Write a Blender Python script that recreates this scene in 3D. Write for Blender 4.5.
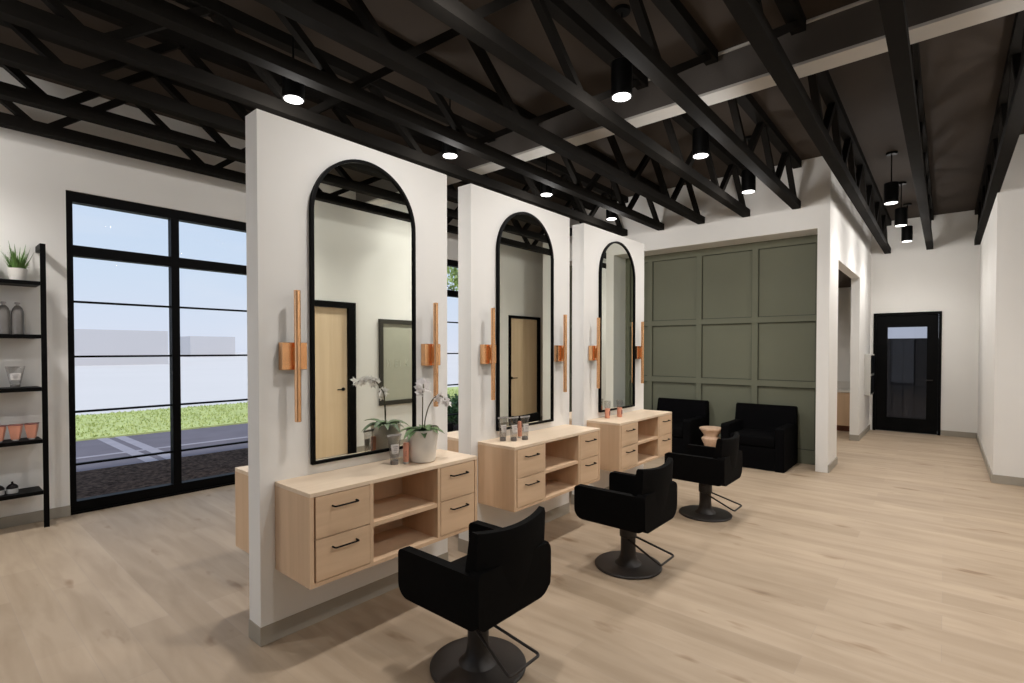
import bpy, bmesh, math, random
from mathutils import Vector, Matrix
random.seed(7)
PI = math.pi
S = bpy.context.scene
COL = S.collection
for o in list(bpy.data.objects):
    bpy.data.objects.remove(o)

# ------------------------------------------------------------------ camera
cam_data = bpy.data.cameras.new('camera')
cam = bpy.data.objects.new('camera', cam_data)
COL.objects.link(cam)
cam_data.sensor_fit = 'HORIZONTAL'
cam_data.sensor_width = 36.0
cam_data.lens = 36.0 * 512.04 / 1024.0
cam_data.shift_y = (358.0 - 341.5) / 1024.0
cam_data.clip_start = 0.05
cam_data.clip_end = 600
_y, _p = math.radians(40.26), math.radians(-0.96)
_d = Vector((math.cos(_p) * math.cos(_y), math.cos(_p) * math.sin(_y), math.sin(_p)))
cam.location = (0, 0, 1.6)
cam.rotation_euler = _d.to_track_quat('-Z', 'Y').to_euler()
S.camera = cam

# ------------------------------------------------------------------ view, sky, sun
S.view_settings.view_transform = 'Standard'
S.view_settings.look = 'None'
S.view_settings.gamma = 1.0
S.view_settings.use_curve_mapping = False
S.view_settings.exposure = 0.0
S.cycles.use_denoising = True
S.cycles.max_bounces = 10
S.cycles.diffuse_bounces = 6
S.cycles.glossy_bounces = 5
S.cycles.transparent_max_bounces = 16
S.cycles.sample_clamp_indirect = 4.0
S.cycles.caustics_reflective = False
S.cycles.caustics_refractive = False

world = bpy.data.worlds.new('world')
S.world = world
world.use_nodes = True
wn, wl = world.node_tree.nodes, world.node_tree.links
wn.clear()
w_out = wn.new('ShaderNodeOutputWorld')
w_bg = wn.new('ShaderNodeBackground')
w_tc = wn.new('ShaderNodeTexCoord')
w_sep = wn.new('ShaderNodeSeparateXYZ')
w_ramp = wn.new('ShaderNodeValToRGB')
w_noise = wn.new('ShaderNodeTexNoise')
w_noise.inputs['Scale'].default_value = 2.6
w_noise.inputs['Detail'].default_value = 6
w_map = wn.new('ShaderNodeMapping')
w_map.inputs['Scale'].default_value = (1, 1, 3.5)
w_cr = wn.new('ShaderNodeValToRGB')
w_cr.color_ramp.elements[0].position = 0.5
w_cr.color_ramp.elements[1].position = 0.8
w_mix = wn.new('ShaderNodeMixRGB')
w_mul = wn.new('ShaderNodeMath'); w_mul.operation = 'MULTIPLY'; w_mul.inputs[1].default_value = 0.5
r = w_ramp.color_ramp
r.elements[0].position = 0.0
r.elements[0].color = (0.74, 0.80, 0.92, 1)
r.elements[1].position = 0.45
r.elements[1].color = (0.47, 0.66, 0.92, 1)
e = r.elements.new(0.12); e.color = (0.66, 0.78, 0.93, 1)
wl.new(w_tc.outputs['Generated'], w_sep.inputs[0])
wl.new(w_sep.outputs['Z'], w_ramp.inputs[0])
wl.new(w_tc.outputs['Generated'], w_map.inputs[0])
wl.new(w_map.outputs[0], w_noise.inputs['Vector'])
wl.new(w_noise.outputs['Fac'], w_cr.inputs[0])
wl.new(w_cr.outputs['Color'], w_mul.inputs[0])
wl.new(w_mul.outputs[0], w_mix.inputs['Fac'])
wl.new(w_ramp.outputs['Color'], w_mix.inputs['Color1'])
w_mix.inputs['Color2'].default_value = (0.85, 0.88, 0.94, 1)
wl.new(w_mix.outputs[0], w_bg.inputs['Color'])
w_bg.inputs['Strength'].default_value = 0.96
wl.new(w_bg.outputs[0], w_out.inputs[0])

sun_d = bpy.data.lights.new('sun', 'SUN')
sun_d.energy = 2.2
sun_d.angle = math.radians(6)
sun_d.color = (1.0, 0.95, 0.86)
sun = bpy.data.objects.new('sun', sun_d)
COL.objects.link(sun)
sun.rotation_euler = Vector((0.25, 0.55, -1.0)).to_track_quat('-Z', 'Y').to_euler()

LAMP_W = 14.0        # watts of each ceiling downlight
BEAM_W = 92.0        # watts of its downward beam
LAMP_COL = (1.0, 0.965, 0.93)

# ------------------------------------------------------------------ measures (metres)
YP0, YP1 = 2.795, 2.935          # partition faces
PX = [1.887, 3.481, 5.083]       # partition centres
PW, PH = 1.354, 2.874
YB = 6.42                        # window wall
YO = -1.35                       # wall opposite the mirrors
XL = -3.6                        # wall behind the camera
XG, XN = 8.13, 7.68              # niche back, niche wall
XD = 12.4                        # far wall
ZD = 4.10                        # deck
ZL = 3.46                        # downlight rims
ZJ = 3.465                        # joist underside

# ------------------------------------------------------------------ materials
def new_mat(name):
    m = bpy.data.materials.new(name)
    m.use_nodes = True
    nt = m.node_tree
    return m, nt.nodes, nt.links, nt.nodes['Principled BSDF']

def plain(name, col, rough=0.6, metal=0.0, var=0.0, scale=8.0, bump=0.0, spec=0.5, bscale=60.0, trans=0.0, alpha=1.0):
    m, n, l, b = new_mat(name)
    b.inputs['Base Color'].default_value = (*col, 1)
    b.inputs['Roughness'].default_value = rough
    b.inputs['Metallic'].default_value = metal
    b.inputs['Specular IOR Level'].default_value = spec
    b.inputs['Transmission Weight'].default_value = trans
    b.inputs['Alpha'].default_value = alpha
    tc = n.new('ShaderNodeTexCoord')
    if var > 0:
        t = n.new('ShaderNodeTexNoise'); t.inputs['Scale'].default_value = scale; t.inputs['Detail'].default_value = 4
        l.new(tc.outputs['Object'], t.inputs['Vector'])
        r = n.new('ShaderNodeValToRGB')
        r.color_ramp.elements[0].position = 0.3; r.color_ramp.elements[1].position = 0.7
        r.color_ramp.elements[0].color = (*[c * (1 - var) for c in col], 1)
        r.color_ramp.elements[1].color = (*[min(1, c * (1 + var)) for c in col], 1)
        l.new(t.outputs['Fac'], r.inputs[0]); l.new(r.outputs[0], b.inputs['Base Color'])
    if bump > 0:
        t = n.new('ShaderNodeTexNoise'); t.inputs['Scale'].default_value = bscale; t.inputs['Detail'].default_value = 3
        l.new(tc.outputs['Object'], t.inputs['Vector'])
        bp = n.new('ShaderNodeBump'); bp.inputs['Strength'].default_value = bump; bp.inputs['Distance'].default_value = 0.01
        l.new(t.outputs['Fac'], bp.inputs['Height']); l.new(bp.outputs[0], b.inputs['Normal'])
    return m

def wood(name, dark, light, axis='X', scale=3.0, rough=0.5):
    m, n, l, b = new_mat(name)
    tc = n.new('ShaderNodeTexCoord'); mp = n.new('ShaderNodeMapping')
    sc = {'X': (0.6, 9, 9), 'Y': (9, 0.6, 9), 'Z': (9, 9, 0.6)}[axis]
    mp.inputs['Scale'].default_value = sc
    t = n.new('ShaderNodeTexNoise'); t.inputs['Scale'].default_value = scale; t.inputs['Detail'].default_value = 7
    t.inputs['Roughness'].default_value = 0.6; t.inputs['Distortion'].default_value = 0.4
    r = n.new('ShaderNodeValToRGB')
    r.color_ramp.elements[0].position = 0.28; r.color_ramp.elements[1].position = 0.72
    r.color_ramp.elements[0].color = (*dark, 1); r.color_ramp.elements[1].color = (*light, 1)
    l.new(tc.outputs['Object'], mp.inputs[0]); l.new(mp.outputs[0], t.inputs['Vector'])
    l.new(t.outputs['Fac'], r.inputs[0]); l.new(r.outputs[0], b.inputs['Base Color'])
    b.inputs['Roughness'].default_value = rough
    b.inputs['Specular IOR Level'].default_value = 0.3
    return m

def floor_mat():
    m, n, l, b = new_mat('oak_plank_floor')
    tc = n.new('ShaderNodeTexCoord')
    mp = n.new('ShaderNodeMapping'); mp.inputs['Rotation'].default_value = (0, 0, PI / 2)
    l.new(tc.outputs['Object'], mp.inputs[0])
    br = n.new('ShaderNodeTexBrick')
    br.inputs['Scale'].default_value = 1.0
    br.inputs['Brick Width'].default_value = 1.5
    br.inputs['Row Height'].default_value = 0.2
    br.inputs['Mortar Size'].default_value = 0.0012
    br.inputs['Mortar Smooth'].default_value = 0.3
    br.inputs['Bias'].default_value = 0.0
    br.inputs['Color1'].default_value = (0.415, 0.322, 0.230, 1)
    br.inputs['Color2'].default_value = (0.350, 0.268, 0.187, 1)
    br.inputs['Mortar'].default_value = (0.34, 0.27, 0.21, 1)
    br.offset = 0.37
    l.new(mp.outputs[0], br.inputs['Vector'])
    # soft grain running along the planks
    m2 = n.new('ShaderNodeMapping'); m2.inputs['Scale'].default_value = (6.0, 0.9, 1)
    l.new(tc.outputs['Object'], m2.inputs[0])
    g = n.new('ShaderNodeTexNoise'); g.inputs['Scale'].default_value = 1.6; g.inputs['Detail'].default_value = 6; g.inputs['Distortion'].default_value = 0.5
    l.new(m2.outputs[0], g.inputs['Vector'])
    gr = n.new('ShaderNodeValToRGB')
    gr.color_ramp.elements[0].position = 0.32; gr.color_ramp.elements[0].color = (0.88, 0.86, 0.83, 1)
    gr.color_ramp.elements[1].position = 0.62; gr.color_ramp.elements[1].color = (1.07, 1.07, 1.07, 1)
    l.new(g.outputs['Fac'], gr.inputs[0])
    mx = n.new('ShaderNodeMixRGB'); mx.blend_type = 'MULTIPLY'; mx.inputs['Fac'].default_value = 1
    l.new(br.outputs['Color'], mx.inputs['Color1']); l.new(gr.outputs[0], mx.inputs['Color2'])
    # knots
    m3 = n.new('ShaderNodeMapping'); m3.inputs['Scale'].default_value = (2.6, 0.8, 1)
    l.new(tc.outputs['Object'], m3.inputs[0])
    v = n.new('ShaderNodeTexNoise'); v.inputs['Scale'].default_value = 2.3; v.inputs['Detail'].default_value = 3
    l.new(m3.outputs[0], v.inputs['Vector'])
    vr = n.new('ShaderNodeValToRGB')
    vr.color_ramp.elements[0].position = 0.26; vr.color_ramp.elements[0].color = (0.60, 0.52, 0.44, 1)
    vr.color_ramp.elements[1].position = 0.36; vr.color_ramp.elements[1].color = (1, 1, 1, 1)
    l.new(v.outputs['Fac'], vr.inputs[0])
    mk = n.new('ShaderNodeMixRGB'); mk.blend_type = 'MULTIPLY'; mk.inputs['Fac'].default_value = 1
    l.new(mx.outputs[0], mk.inputs['Color1']); l.new(vr.outputs[0], mk.inputs['Color2'])
    l.new(mk.outputs[0], b.inputs['Base Color'])
    b.inputs['Roughness'].default_value = 0.55
    b.inputs['Specular IOR Level'].default_value = 0.35
    return m

def glass_mat(name, tint=(1, 1, 1), refl=0.05, rough=0.0):
    m = bpy.data.materials.new(name); m.use_nodes = True
    n, l = m.node_tree.nodes, m.node_tree.links
    n.clear()
    o = n.new('ShaderNodeOutputMaterial'); mx = n.new('ShaderNodeMixShader')
    t = n.new('ShaderNodeBsdfTransparent'); g = n.new('ShaderNodeBsdfGlossy')
    t.inputs['Color'].default_value = (*tint, 1)
    g.inputs['Roughness'].default_value = rough
    mx.inputs['Fac'].default_value = refl
    l.new(t.outputs[0], mx.inputs[1]); l.new(g.outputs[0], mx.inputs[2]); l.new(mx.outputs[0], o.inputs[0])
    return m

def emit_mat(name, col, st):
    m = bpy.data.materials.new(name); m.use_nodes = True
    n, l = m.node_tree.nodes, m.node_tree.links
    n.clear()
    o = n.new('ShaderNodeOutputMaterial'); e = n.new('ShaderNodeEmission')
    e.inputs['Color'].default_value = (*col, 1); e.inputs['Strength'].default_value = st
    l.new(e.outputs[0], o.inputs[0])
    return m

M = {}
M['wall'] = plain('white_wall_paint', (0.77, 0.755, 0.725), 0.75, var=0.015, scale=2.0, spec=0.25)
M['part'] = plain('white_partition_paint', (0.77, 0.76, 0.735), 0.75, var=0.01, scale=2.0, spec=0.25)
M['base'] = plain('grey_baseboard', (0.33, 0.30, 0.25), 0.6, var=0.03)
M['floor'] = floor_mat()
M['deck'] = plain('brown_roof_deck', (0.043, 0.032, 0.024), 0.8, var=0.12, scale=1.2, spec=0.2)
M['steel'] = plain('black_painted_steel', (0.0115, 0.0103, 0.009), 0.8, var=0.1, scale=4, spec=0.04)
M['girder'] = plain('pale_girder_flange', (0.52, 0.50, 0.47), 0.6, var=0.04, scale=2, spec=0.3)
M['girder_side'] = plain('dark_grey_girder_web', (0.085, 0.074, 0.066), 0.6, var=0.06, scale=2, spec=0.3)
M['black'] = plain('black_frame_metal', (0.002, 0.002, 0.0022), 0.5, var=0.05, spec=0.08)
M['fabric'] = plain('black_upholstery', (0.0028, 0.0026, 0.0026), 0.8, var=0.2, scale=40, bump=0.1, bscale=220, spec=0.06)
M['lounge'] = plain('black_lounge_fabric', (0.0022, 0.0021, 0.0025), 0.8, var=0.2, scale=40, bump=0.1, bscale=220, spec=0.05)
M['base_metal'] = plain('dark_bronze_metal', (0.020, 0.016, 0.014), 0.5, metal=0.1, var=0.08, spec=0.4)
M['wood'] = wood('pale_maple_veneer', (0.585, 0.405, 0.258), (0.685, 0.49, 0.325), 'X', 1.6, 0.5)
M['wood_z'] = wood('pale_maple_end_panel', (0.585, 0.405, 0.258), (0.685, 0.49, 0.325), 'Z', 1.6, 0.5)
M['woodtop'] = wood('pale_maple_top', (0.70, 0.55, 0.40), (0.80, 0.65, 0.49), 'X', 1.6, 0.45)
M['door_wood'] = wood('maple_door_veneer', (0.72, 0.54, 0.35), (0.82, 0.64, 0.44), 'Z', 1.3, 0.5)
M['table_wood'] = wood('turned_wood', (0.55, 0.37, 0.25), (0.68, 0.48, 0.34), 'Z', 2.0, 0.5)
M['green'] = plain('olive_green_panelling', (0.155, 0.160, 0.112), 0.6, var=0.03, scale=2, spec=0.3)
M['green_dark'] = plain('dark_green_outline', (0.05, 0.052, 0.036), 0.6, var=0.03, spec=0.3)
M['copper'] = plain('brushed_copper', (0.92, 0.53, 0.28), 0.24, metal=0.97, var=0.04, scale=30)
M['mirror'] = plain('mirror_silver', (0.86, 0.89, 0.82), 0.01, metal=1.0)
M['glass'] = glass_mat('window_glass', (0.99, 0.99, 1.0), 0.0002)
M['door_glass'] = glass_mat('tinted_door_glass', (0.72, 0.72, 0.75), 0.015)
M['lens'] = emit_mat('lit_lamp_lens', (1.0, 0.97, 0.94), 6.0)
M['lamp'] = plain('matt_black_lamp_metal', (0.003, 0.003, 0.003), 0.5, spec=0.1)
M['pot'] = plain('white_glazed_ceramic', (0.72, 0.69, 0.64), 0.35, var=0.02)
M['leaf'] = plain('green_leaf', (0.10, 0.20, 0.045), 0.5, var=0.4, scale=15)
M['orchid_leaf'] = plain('orchid_leaf', (0.12, 0.20, 0.08), 0.45, var=0.3, scale=25)
M['stem'] = plain('orchid_stem', (0.10, 0.09, 0.05), 0.6, var=0.2)
M['petal'] = plain('white_petal', (0.90, 0.87, 0.86), 0.6, var=0.04, scale=60)
_n, _l = M['petal'].node_tree.nodes, M['petal'].node_tree.links
_t = _n.new('ShaderNodeBsdfTranslucent'); _t.inputs['Color'].default_value = (0.9, 0.87, 0.86, 1)
_m = _n.new('ShaderNodeMixShader'); _m.inputs['Fac'].default_value = 0.45
_l.new(_n['Principled BSDF'].outputs[0], _m.inputs[1]); _l.new(_t.outputs[0], _m.inputs[2])
_l.new(_m.outputs[0], _n['Material Output'].inputs['Surface'])
M['soil'] = plain('potting_soil', (0.05, 0.035, 0.025), 0.9, var=0.4, scale=60)
M['tube'] = glass_mat('smoky_clear_plastic', (0.80, 0.79, 0.78), 0.12, 0.15)
M['tube_solid'] = plain('smoky_grey_plastic', (0.36, 0.34, 0.33), 0.3, var=0.1, scale=30)
M['tube_dark'] = plain('dark_grey_cap', (0.15, 0.14, 0.135), 0.4)
M['label'] = plain('pale_paper_label', (0.55, 0.52, 0.50), 0.6, var=0.05, scale=40)
M['ink'] = plain('grey_print', (0.14, 0.13, 0.13), 0.6)
M['coral'] = plain('coral_pink_plastic', (0.68, 0.30, 0.20), 0.35, var=0.12, scale=12)
M['coral_dark'] = plain('dark_coral_crimp', (0.24, 0.09, 0.075), 0.4)
M['bottle'] = plain('smoky_grey_bottle', (0.16, 0.15, 0.14), 0.2, var=0.1, scale=12)
M['jar_lid'] = plain('dark_jar_lid', (0.006, 0.004, 0.004), 0.4, spec=0.2)
M['jar_glass'] = plain('milky_jar_glass', (0.45, 0.45, 0.44), 0.25)
M['sign'] = plain('grey_green_sign_panel', (0.42, 0.42, 0.34), 0.5, var=0.02)
M['sign_text'] = plain('pale_sign_letters', (0.49, 0.50, 0.41), 0.5)
M['sign_frame'] = plain('dark_sign_frame', (0.03, 0.027, 0.020), 0.5)
M['kick'] = plain('red_brown_toe_kick', (0.16, 0.055, 0.03), 0.6, var=0.1)
M['stone'] = plain('grey_worktop', (0.66, 0.63, 0.58), 0.35, var=0.04, scale=10)
M['boxmetal'] = plain('brushed_grey_metal', (0.55, 0.54, 0.51), 0.4, metal=0.2)
M['ext_white'] = plain('pale_ground', (0.68, 0.64, 0.62), 0.9, spec=0.02, var=0.02, scale=0.1)
M['ext_bldg'] = plain('white_render', (0.58, 0.56, 0.57), 0.9, var=0.02, scale=0.1)
M['grass'] = plain('sunny_lawn', (0.50, 0.55, 0.23), 0.9, spec=0.02, var=0.12, scale=3.0, bump=0.5, bscale=25)
M['asphalt'] = plain('blue_grey_asphalt', (0.165, 0.150, 0.175), 0.85, spec=0.02, var=0.08, scale=2)
M['kerb'] = plain('pale_concrete_strip', (0.32, 0.30, 0.34), 0.85, spec=0.02, var=0.05, scale=4)
M['mulch'] = plain('dark_mulch', (0.075, 0.049, 0.037), 0.95, spec=0.02, var=0.75, scale=22, bump=0.8, bscale=30)
M['tree_leaf'] = plain('bright_tree_leaf', (0.42, 0.52, 0.18), 0.7, var=0.35, scale=3)
M['shrub_leaf'] = plain('dark_shrub_leaf', (0.08, 0.16, 0.05), 0.7, var=0.35, scale=6)
M['bark'] = plain('grey_bark', (0.13, 0.10, 0.08), 0.9, var=0.3, scale=10)
M['fence'] = plain('dark_fence_board', (0.016, 0.014, 0.014), 0.7, var=0.2, scale=1.5)

# ------------------------------------------------------------------ mesh helpers
def new_bm():
    return bmesh.new()

def box(bm, x0, x1, y0, y1, z0, z1, bev=0.0, seg=2):
    vs = [bm.verts.new((x, y, z)) for z in (z0, z1) for y in (y0, y1) for x in (x0, x1)]
    f = [(0, 2, 3, 1), (4, 5, 7, 6), (0, 1, 5, 4), (2, 6, 7, 3), (0, 4, 6, 2), (1, 3, 7, 5)]
    fs = [bm.faces.new([vs[i] for i in q]) for q in f]
    if bev > 0:
        es = list({ed for fa in fs for ed in fa.edges})
        bmesh.ops.bevel(bm, geom=es, offset=bev, segments=seg, affect='EDGES', profile=0.5)
    return bm

def lathe(bm, prof, cx=0, cy=0, cz=0, n=28, cap=True):
    rings = []
    for r, z in prof:
        rings.append([bm.verts.new((cx + r * math.cos(2 * PI * k / n), cy + r * math.sin(2 * PI * k / n), cz + z)) for k in range(n)])
    for a, b in zip(rings, rings[1:]):
        for k in range(n):
            bm.faces.new((a[k], a[(k + 1) % n], b[(k + 1) % n], b[k]))
    if cap:
        bm.faces.new(list(reversed(rings[0])))
        bm.faces.new(rings[-1])
    return bm

def tube(bm, pts, rad, n=10):
    pts = [Vector(p) for p in pts]
    rs = rad if isinstance(rad, (list, tuple)) else [rad] * len(pts)
    rings = []
    up = Vector((0, 0, 1))
    prev = None
    for i, p in enumerate(pts):
        t = (pts[min(i + 1, len(pts) - 1)] - pts[max(i - 1, 0)]).normalized()
        if prev is None:
            a = t.cross(up)
            if a.length < 1e-3:
                a = t.cross(Vector((1, 0, 0)))
        else:
            a = prev - t * prev.dot(t)
        a.normalize(); prev = a
        b = t.cross(a)
        rings.append([bm.verts.new(p + (a * math.cos(2 * PI * k / n) + b * math.sin(2 * PI * k / n)) * rs[i]) for k in range(n)])
    for a, b in zip(rings, rings[1:]):
        for k in range(n):
            bm.faces.new((a[k], a[(k + 1) % n], b[(k + 1) % n], b[k]))
    bm.faces.new(list(reversed(rings[0]))); bm.faces.new(rings[-1])
    return bm

def fillet_path(pts, r=0.03, n=5):
    pts = [Vector(p) for p in pts]
    out = [pts[0]]
    for i in range(1, len(pts) - 1):
        a, b, c = pts[i - 1], pts[i], pts[i + 1]
        d0, d1 = (a - b).normalized(), (c - b).normalized()
        p0, p1 = b + d0 * r, b + d1 * r
        for k in range(n + 1):
            t = k / n
            out.append((1 - t) ** 2 * p0 + 2 * t * (1 - t) * b + t * t * p1)
    out.append(pts[-1])
    return out

def prism(bm, outline, axis, a, b):
    """outline: list of 2D points, extruded along axis between a and b."""
    def P(u, v, w):
        return {'X': (w, u, v), 'Y': (u, w, v), 'Z': (u, v, w)}[axis]
    v0 = [bm.verts.new(P(u, v, a)) for u, v in outline]
    v1 = [bm.verts.new(P(u, v, b)) for u, v in outline]
    n = len(outline)
    bm.faces.new(v0); bm.faces.new(list(reversed(v1)))
    for k in range(n):
        bm.faces.new((v0[k], v1[k], v1[(k + 1) % n], v0[(k + 1) % n]))
    return bm

def rounded(u0, u1, v0, v1, radii, n=10):
    """rounded rectangle outline; radii for corners (u0v0, u1v0, u1v1, u0v1)."""
    out = []
    cs = [(u0, v0, 1, 1, PI), (u1, v0, -1, 1, 1.5 * PI), (u1, v1, -1, -1, 0), (u0, v1, 1, -1, 0.5 * PI)]
    for (u, v, su, sv, a0), r in zip(cs, radii):
        if r <= 0:
            out.append((u, v)); continue
        for k in range(n + 1):
            a = a0 + 0.5 * PI * k / n
            out.append((u + su * r + r * math.cos(a), v + sv * r + r * math.sin(a)))
    return out

def obj(name, bm, mat, parent=None, loc=None, smooth=False, angle=35):
    bmesh.ops.recalc_face_normals(bm, faces=bm.faces[:])
    me = bpy.data.meshes.new(name)
    bm.to_mesh(me); bm.free()
    if smooth:
        for p in me.polygons:
            p.use_smooth = True
        try:
            me.set_sharp_from_angle(angle=math.radians(angle))
        except Exception:
            pass
    me.materials.append(M[mat] if isinstance(mat, str) else mat)
    o = bpy.data.objects.new(name, me)
    COL.objects.link(o)
    if parent is not None:
        o.parent = parent
    if loc is not None:
        o.location = loc
    return o

def tag(o, label=None, cat=None, group=None, kind=None):
    if label: o['label'] = label
    if cat: o['category'] = cat
    if group: o['group'] = group
    if kind: o['kind'] = kind
    return o

def thing(name, loc, label, cat, group=None, rz=0.0, kind=None):
    o = bpy.data.objects.new(name, None)
    o.empty_display_size = 0.1
    COL.objects.link(o)
    o.location = loc
    o.rotation_euler = (0, 0, rz)
    return tag(o, label, cat, group, kind)

def struct(name, bm, mat, label, cat='wall', parent=None, **k):
    o = obj(name, bm, mat, parent, **k)
    if parent is None:
        tag(o, label, cat, kind='structure')
    return o

def copy_tree(o, parent=None, label=None, loc=None, rz=None):
    c = o.copy()
    COL.objects.link(c)
    c.parent = parent
    if label: c['label'] = label
    if loc is not None: c.location = loc
    if rz is not None: c.rotation_euler = (0, 0, rz)
    for ch in list(o.children):
        copy_tree(ch, c)
    return c

# ------------------------------------------------------------------ shell
bm = new_bm(); box(bm, XL - .15, XD + .15, YO - .12, YB + .15, -0.12, 0.0)
struct('floor', bm, 'floor', 'pale oak plank floor of the salon', 'floor')
bm = new_bm(); box(bm, XL - .15, XD + .15, YO - .12, YB + .15, ZD, ZD + 0.15)
struct('ceiling', bm, 'deck', 'dark brown roof deck above the black joists', 'ceiling')

# window wall (Y = YB) with two window openings
WZ0, WZ1 = 0.02, 3.125
W1 = (0.995, 3.72)
W2 = (4.85, 7.45)
bm = new_bm()
for a, b in ((XL - .15, W1[0]), (W1[1], W2[0]), (W2[1], XG + .15)):
    box(bm, a, b, YB, YB + .15, 0, ZD)
for a, b in (W1, W2):
    box(bm, a, b, YB, YB + .15, WZ1, ZD)
struct('wall_back', bm, 'wall', 'white wall with the tall black framed windows')
bm = new_bm()
for a, b in ((XL, W1[0]), (W1[1], W2[0]), (W2[1], XN)):
    box(bm, a, b, YB - .014, YB - .0005, 0.001, 0.10)
struct('baseboard_back', bm, 'base', 'grey baseboard below the white window wall', 'baseboard')

# opposite wall with two doors
D1 = (3.28, 4.44)
D2 = (8.04, 9.12)
DZ = 2.31
bm = new_bm()
for a, b in ((XL - .15, D1[0]), (D1[1], D2[0]), (D2[1], XD + .15)):
    box(bm, a, b, YO - .12, YO, 0, ZD)
for a, b in (D1, D2):
    box(bm, a, b, YO - .12, YO, DZ, ZD)
struct('wall_front', bm, 'wall', 'white wall opposite the mirrors with two maple doors')
bm = new_bm()
for a, b in ((XL, D1[0]), (D1[1], D2[0]), (D2[1], XD)):
    box(bm, a, b, YO + .0005, YO + .014, 0.001, 0.10)
struct('baseboard_front', bm, 'base', 'grey baseboard below the wall opposite the mirrors', 'baseboard')

# wall behind the camera, with an unseen window added to bring in daylight
LW = (1.0, 4.6)
bm = new_bm()
box(bm, XL - .15, XL, YO, LW[0], 0, ZD); box(bm, XL - .15, XL, LW[1], YB, 0, ZD)
box(bm, XL - .15, XL, LW[0], LW[1], WZ1, ZD)
struct('wall_left', bm, 'wall', 'white wall behind the viewer with a wide window opening added for daylight')

# niche wall (X = XN): header, pillar and end stub, green back panel
NY0, NY1, NZ = 1.29, 6.29, 3.179
bm = new_bm()
box(bm, XN, XG, NY0, NY1, NZ, ZD)                 # header down to the soffit
box(bm, XN, XG + .12, 1.15, NY0, 0, ZD)           # pillar
box(bm, XN, XG, NY1, YB, 0, ZD)
struct('wall_niche', bm, 'wall', 'white wall and pillar framing the green panelled niche')
bm = new_bm()
box(bm, XG, XG + .12, NY0, YB, 0, ZD)
struct('wall_green', bm, 'green', 'flat olive green back of the niche behind the lounge chairs')
# raised grid of flat rails and stiles
bm = new_bm()
T = 0.032
for z0, z1 in ((3.075, NZ), (1.993, 2.076), (1.062, 1.150)):
    box(bm, XG - T, XG, NY0, NY1, z0, z1)
box(bm, XG - T, XG, NY0, NY1, 0.10, 0.19)
yy = 2.117 - 0.8283
while yy < NY1 - .05:
    box(bm, XG - T + .0004, XG, max(yy, NY0), min(yy + .083, NY1), 0.10, NZ)
    yy += 0.8283
box(bm, XG - T - .006, XG, NY0, NY1, 0.001, 0.107)
struct('trim_1', bm, 'green', 'olive green grid of raised rails on the niche wall', 'panelling')

# corridor wall (Y = 1.15) with the opening
OX0, OX1, OZ = 8.38, 10.73, 2.845
bm = new_bm()
box(bm, XG + .12, OX0, 1.15, 1.28, 0, ZD)
box(bm, OX1, XD, 1.15, 1.28, 0, ZD)
box(bm, OX0, OX1, 1.15, 1.28, OZ, ZD)
struct('wall_corridor', bm, 'wall', 'white corridor wall with the doorless opening')
bm = new_bm()
box(bm, XN + .001, OX0, 1.136, 1.1495, 0.001, 0.10)
box(bm, OX1, XD, 1.136, 1.1495, 0.001, 0.10)
box(bm, OX1 - .014, OX1 - .0005, 1.136, 1.28, 0.001, 0.10)
struct('baseboard_corridor', bm, 'base', 'grey baseboard of the corridor wall and pillar', 'baseboard')

# far wall with black door
FD = (0.058, 1.097)
bm = new_bm()
box(bm, XD, XD + .15, YO, FD[0], 0, ZD); box(bm, XD, XD + .15, FD[1], YB + .15, 0, ZD)
box(bm, XD, XD + .15, FD[0], FD[1], DZ, ZD)
struct('wall_far', bm, 'wall', 'white far wall at the end of the corridor around the black door')
bm = new_bm()
box(bm, XD - .014, XD - .0005, -.45, FD[0], 0.001, 0.10)
struct('baseboard_far', bm, 'base', 'grey baseboard beside the black door', 'baseboard')
# wing wall on the right
# thin dark strips added to draw edge outlines around every recessed niche field
bm = new_bm()
zf = [(0.19, 1.062), (1.150, 1.993), (2.076, 3.075)]
yy = 2.117 - 0.8283
while yy + .083 < NY1 - .1:
    ya, yb = max(yy + .083, NY0), min(yy + .8283, NY1)
    for za, zb0 in zf:
        b_ = .009
        box(bm, XG - .010, XG - .0005, ya + .0005, ya + b_, za, zb0); box(bm, XG - .010, XG - .0005, yb - b_, yb - .0005, za, zb0)
        box(bm, XG - .010, XG - .0005, ya + b_, yb - b_, za, za + b_); box(bm, XG - .010, XG - .0005, ya + b_, yb - b_, zb0 - b_, zb0)
    yy += 0.8283
struct('panel_outline', bm, 'green_dark', 'added dark green outline strips edging the niche panels', 'panelling')
bm = new_bm(); box(bm, 8.41, XD, -.74, -.45, 0, ZD)
struct('wall_right', bm, 'wall', 'white wing wall on the right of the corridor')
bm = new_bm()
box(bm, 8.41, XD - .015, -.4495, -.436, 0.001, 0.10)
box(bm, 8.396, 8.4095, -.754, -.436, 0.001, 0.10)
struct('baseboard_right', bm, 'base', 'grey baseboard of the right wing wall', 'baseboard')
# side room behind the opening
bm = new_bm(); box(bm, XG + .12, XD, 4.0, 4.12, 0, OZ + .02)
struct('wall_side_room', bm, 'wall', 'white rear wall of the room behind the opening')
bm = new_bm(); box(bm, XG + .12, XD, 1.28, 4.0, OZ + .02, OZ + .08)  # deck brown here carries the shade of the side room ceiling
struct('ceiling_side_room', bm, 'deck', 'low ceiling of the room behind the opening, darkened for shade', 'ceiling')

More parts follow.
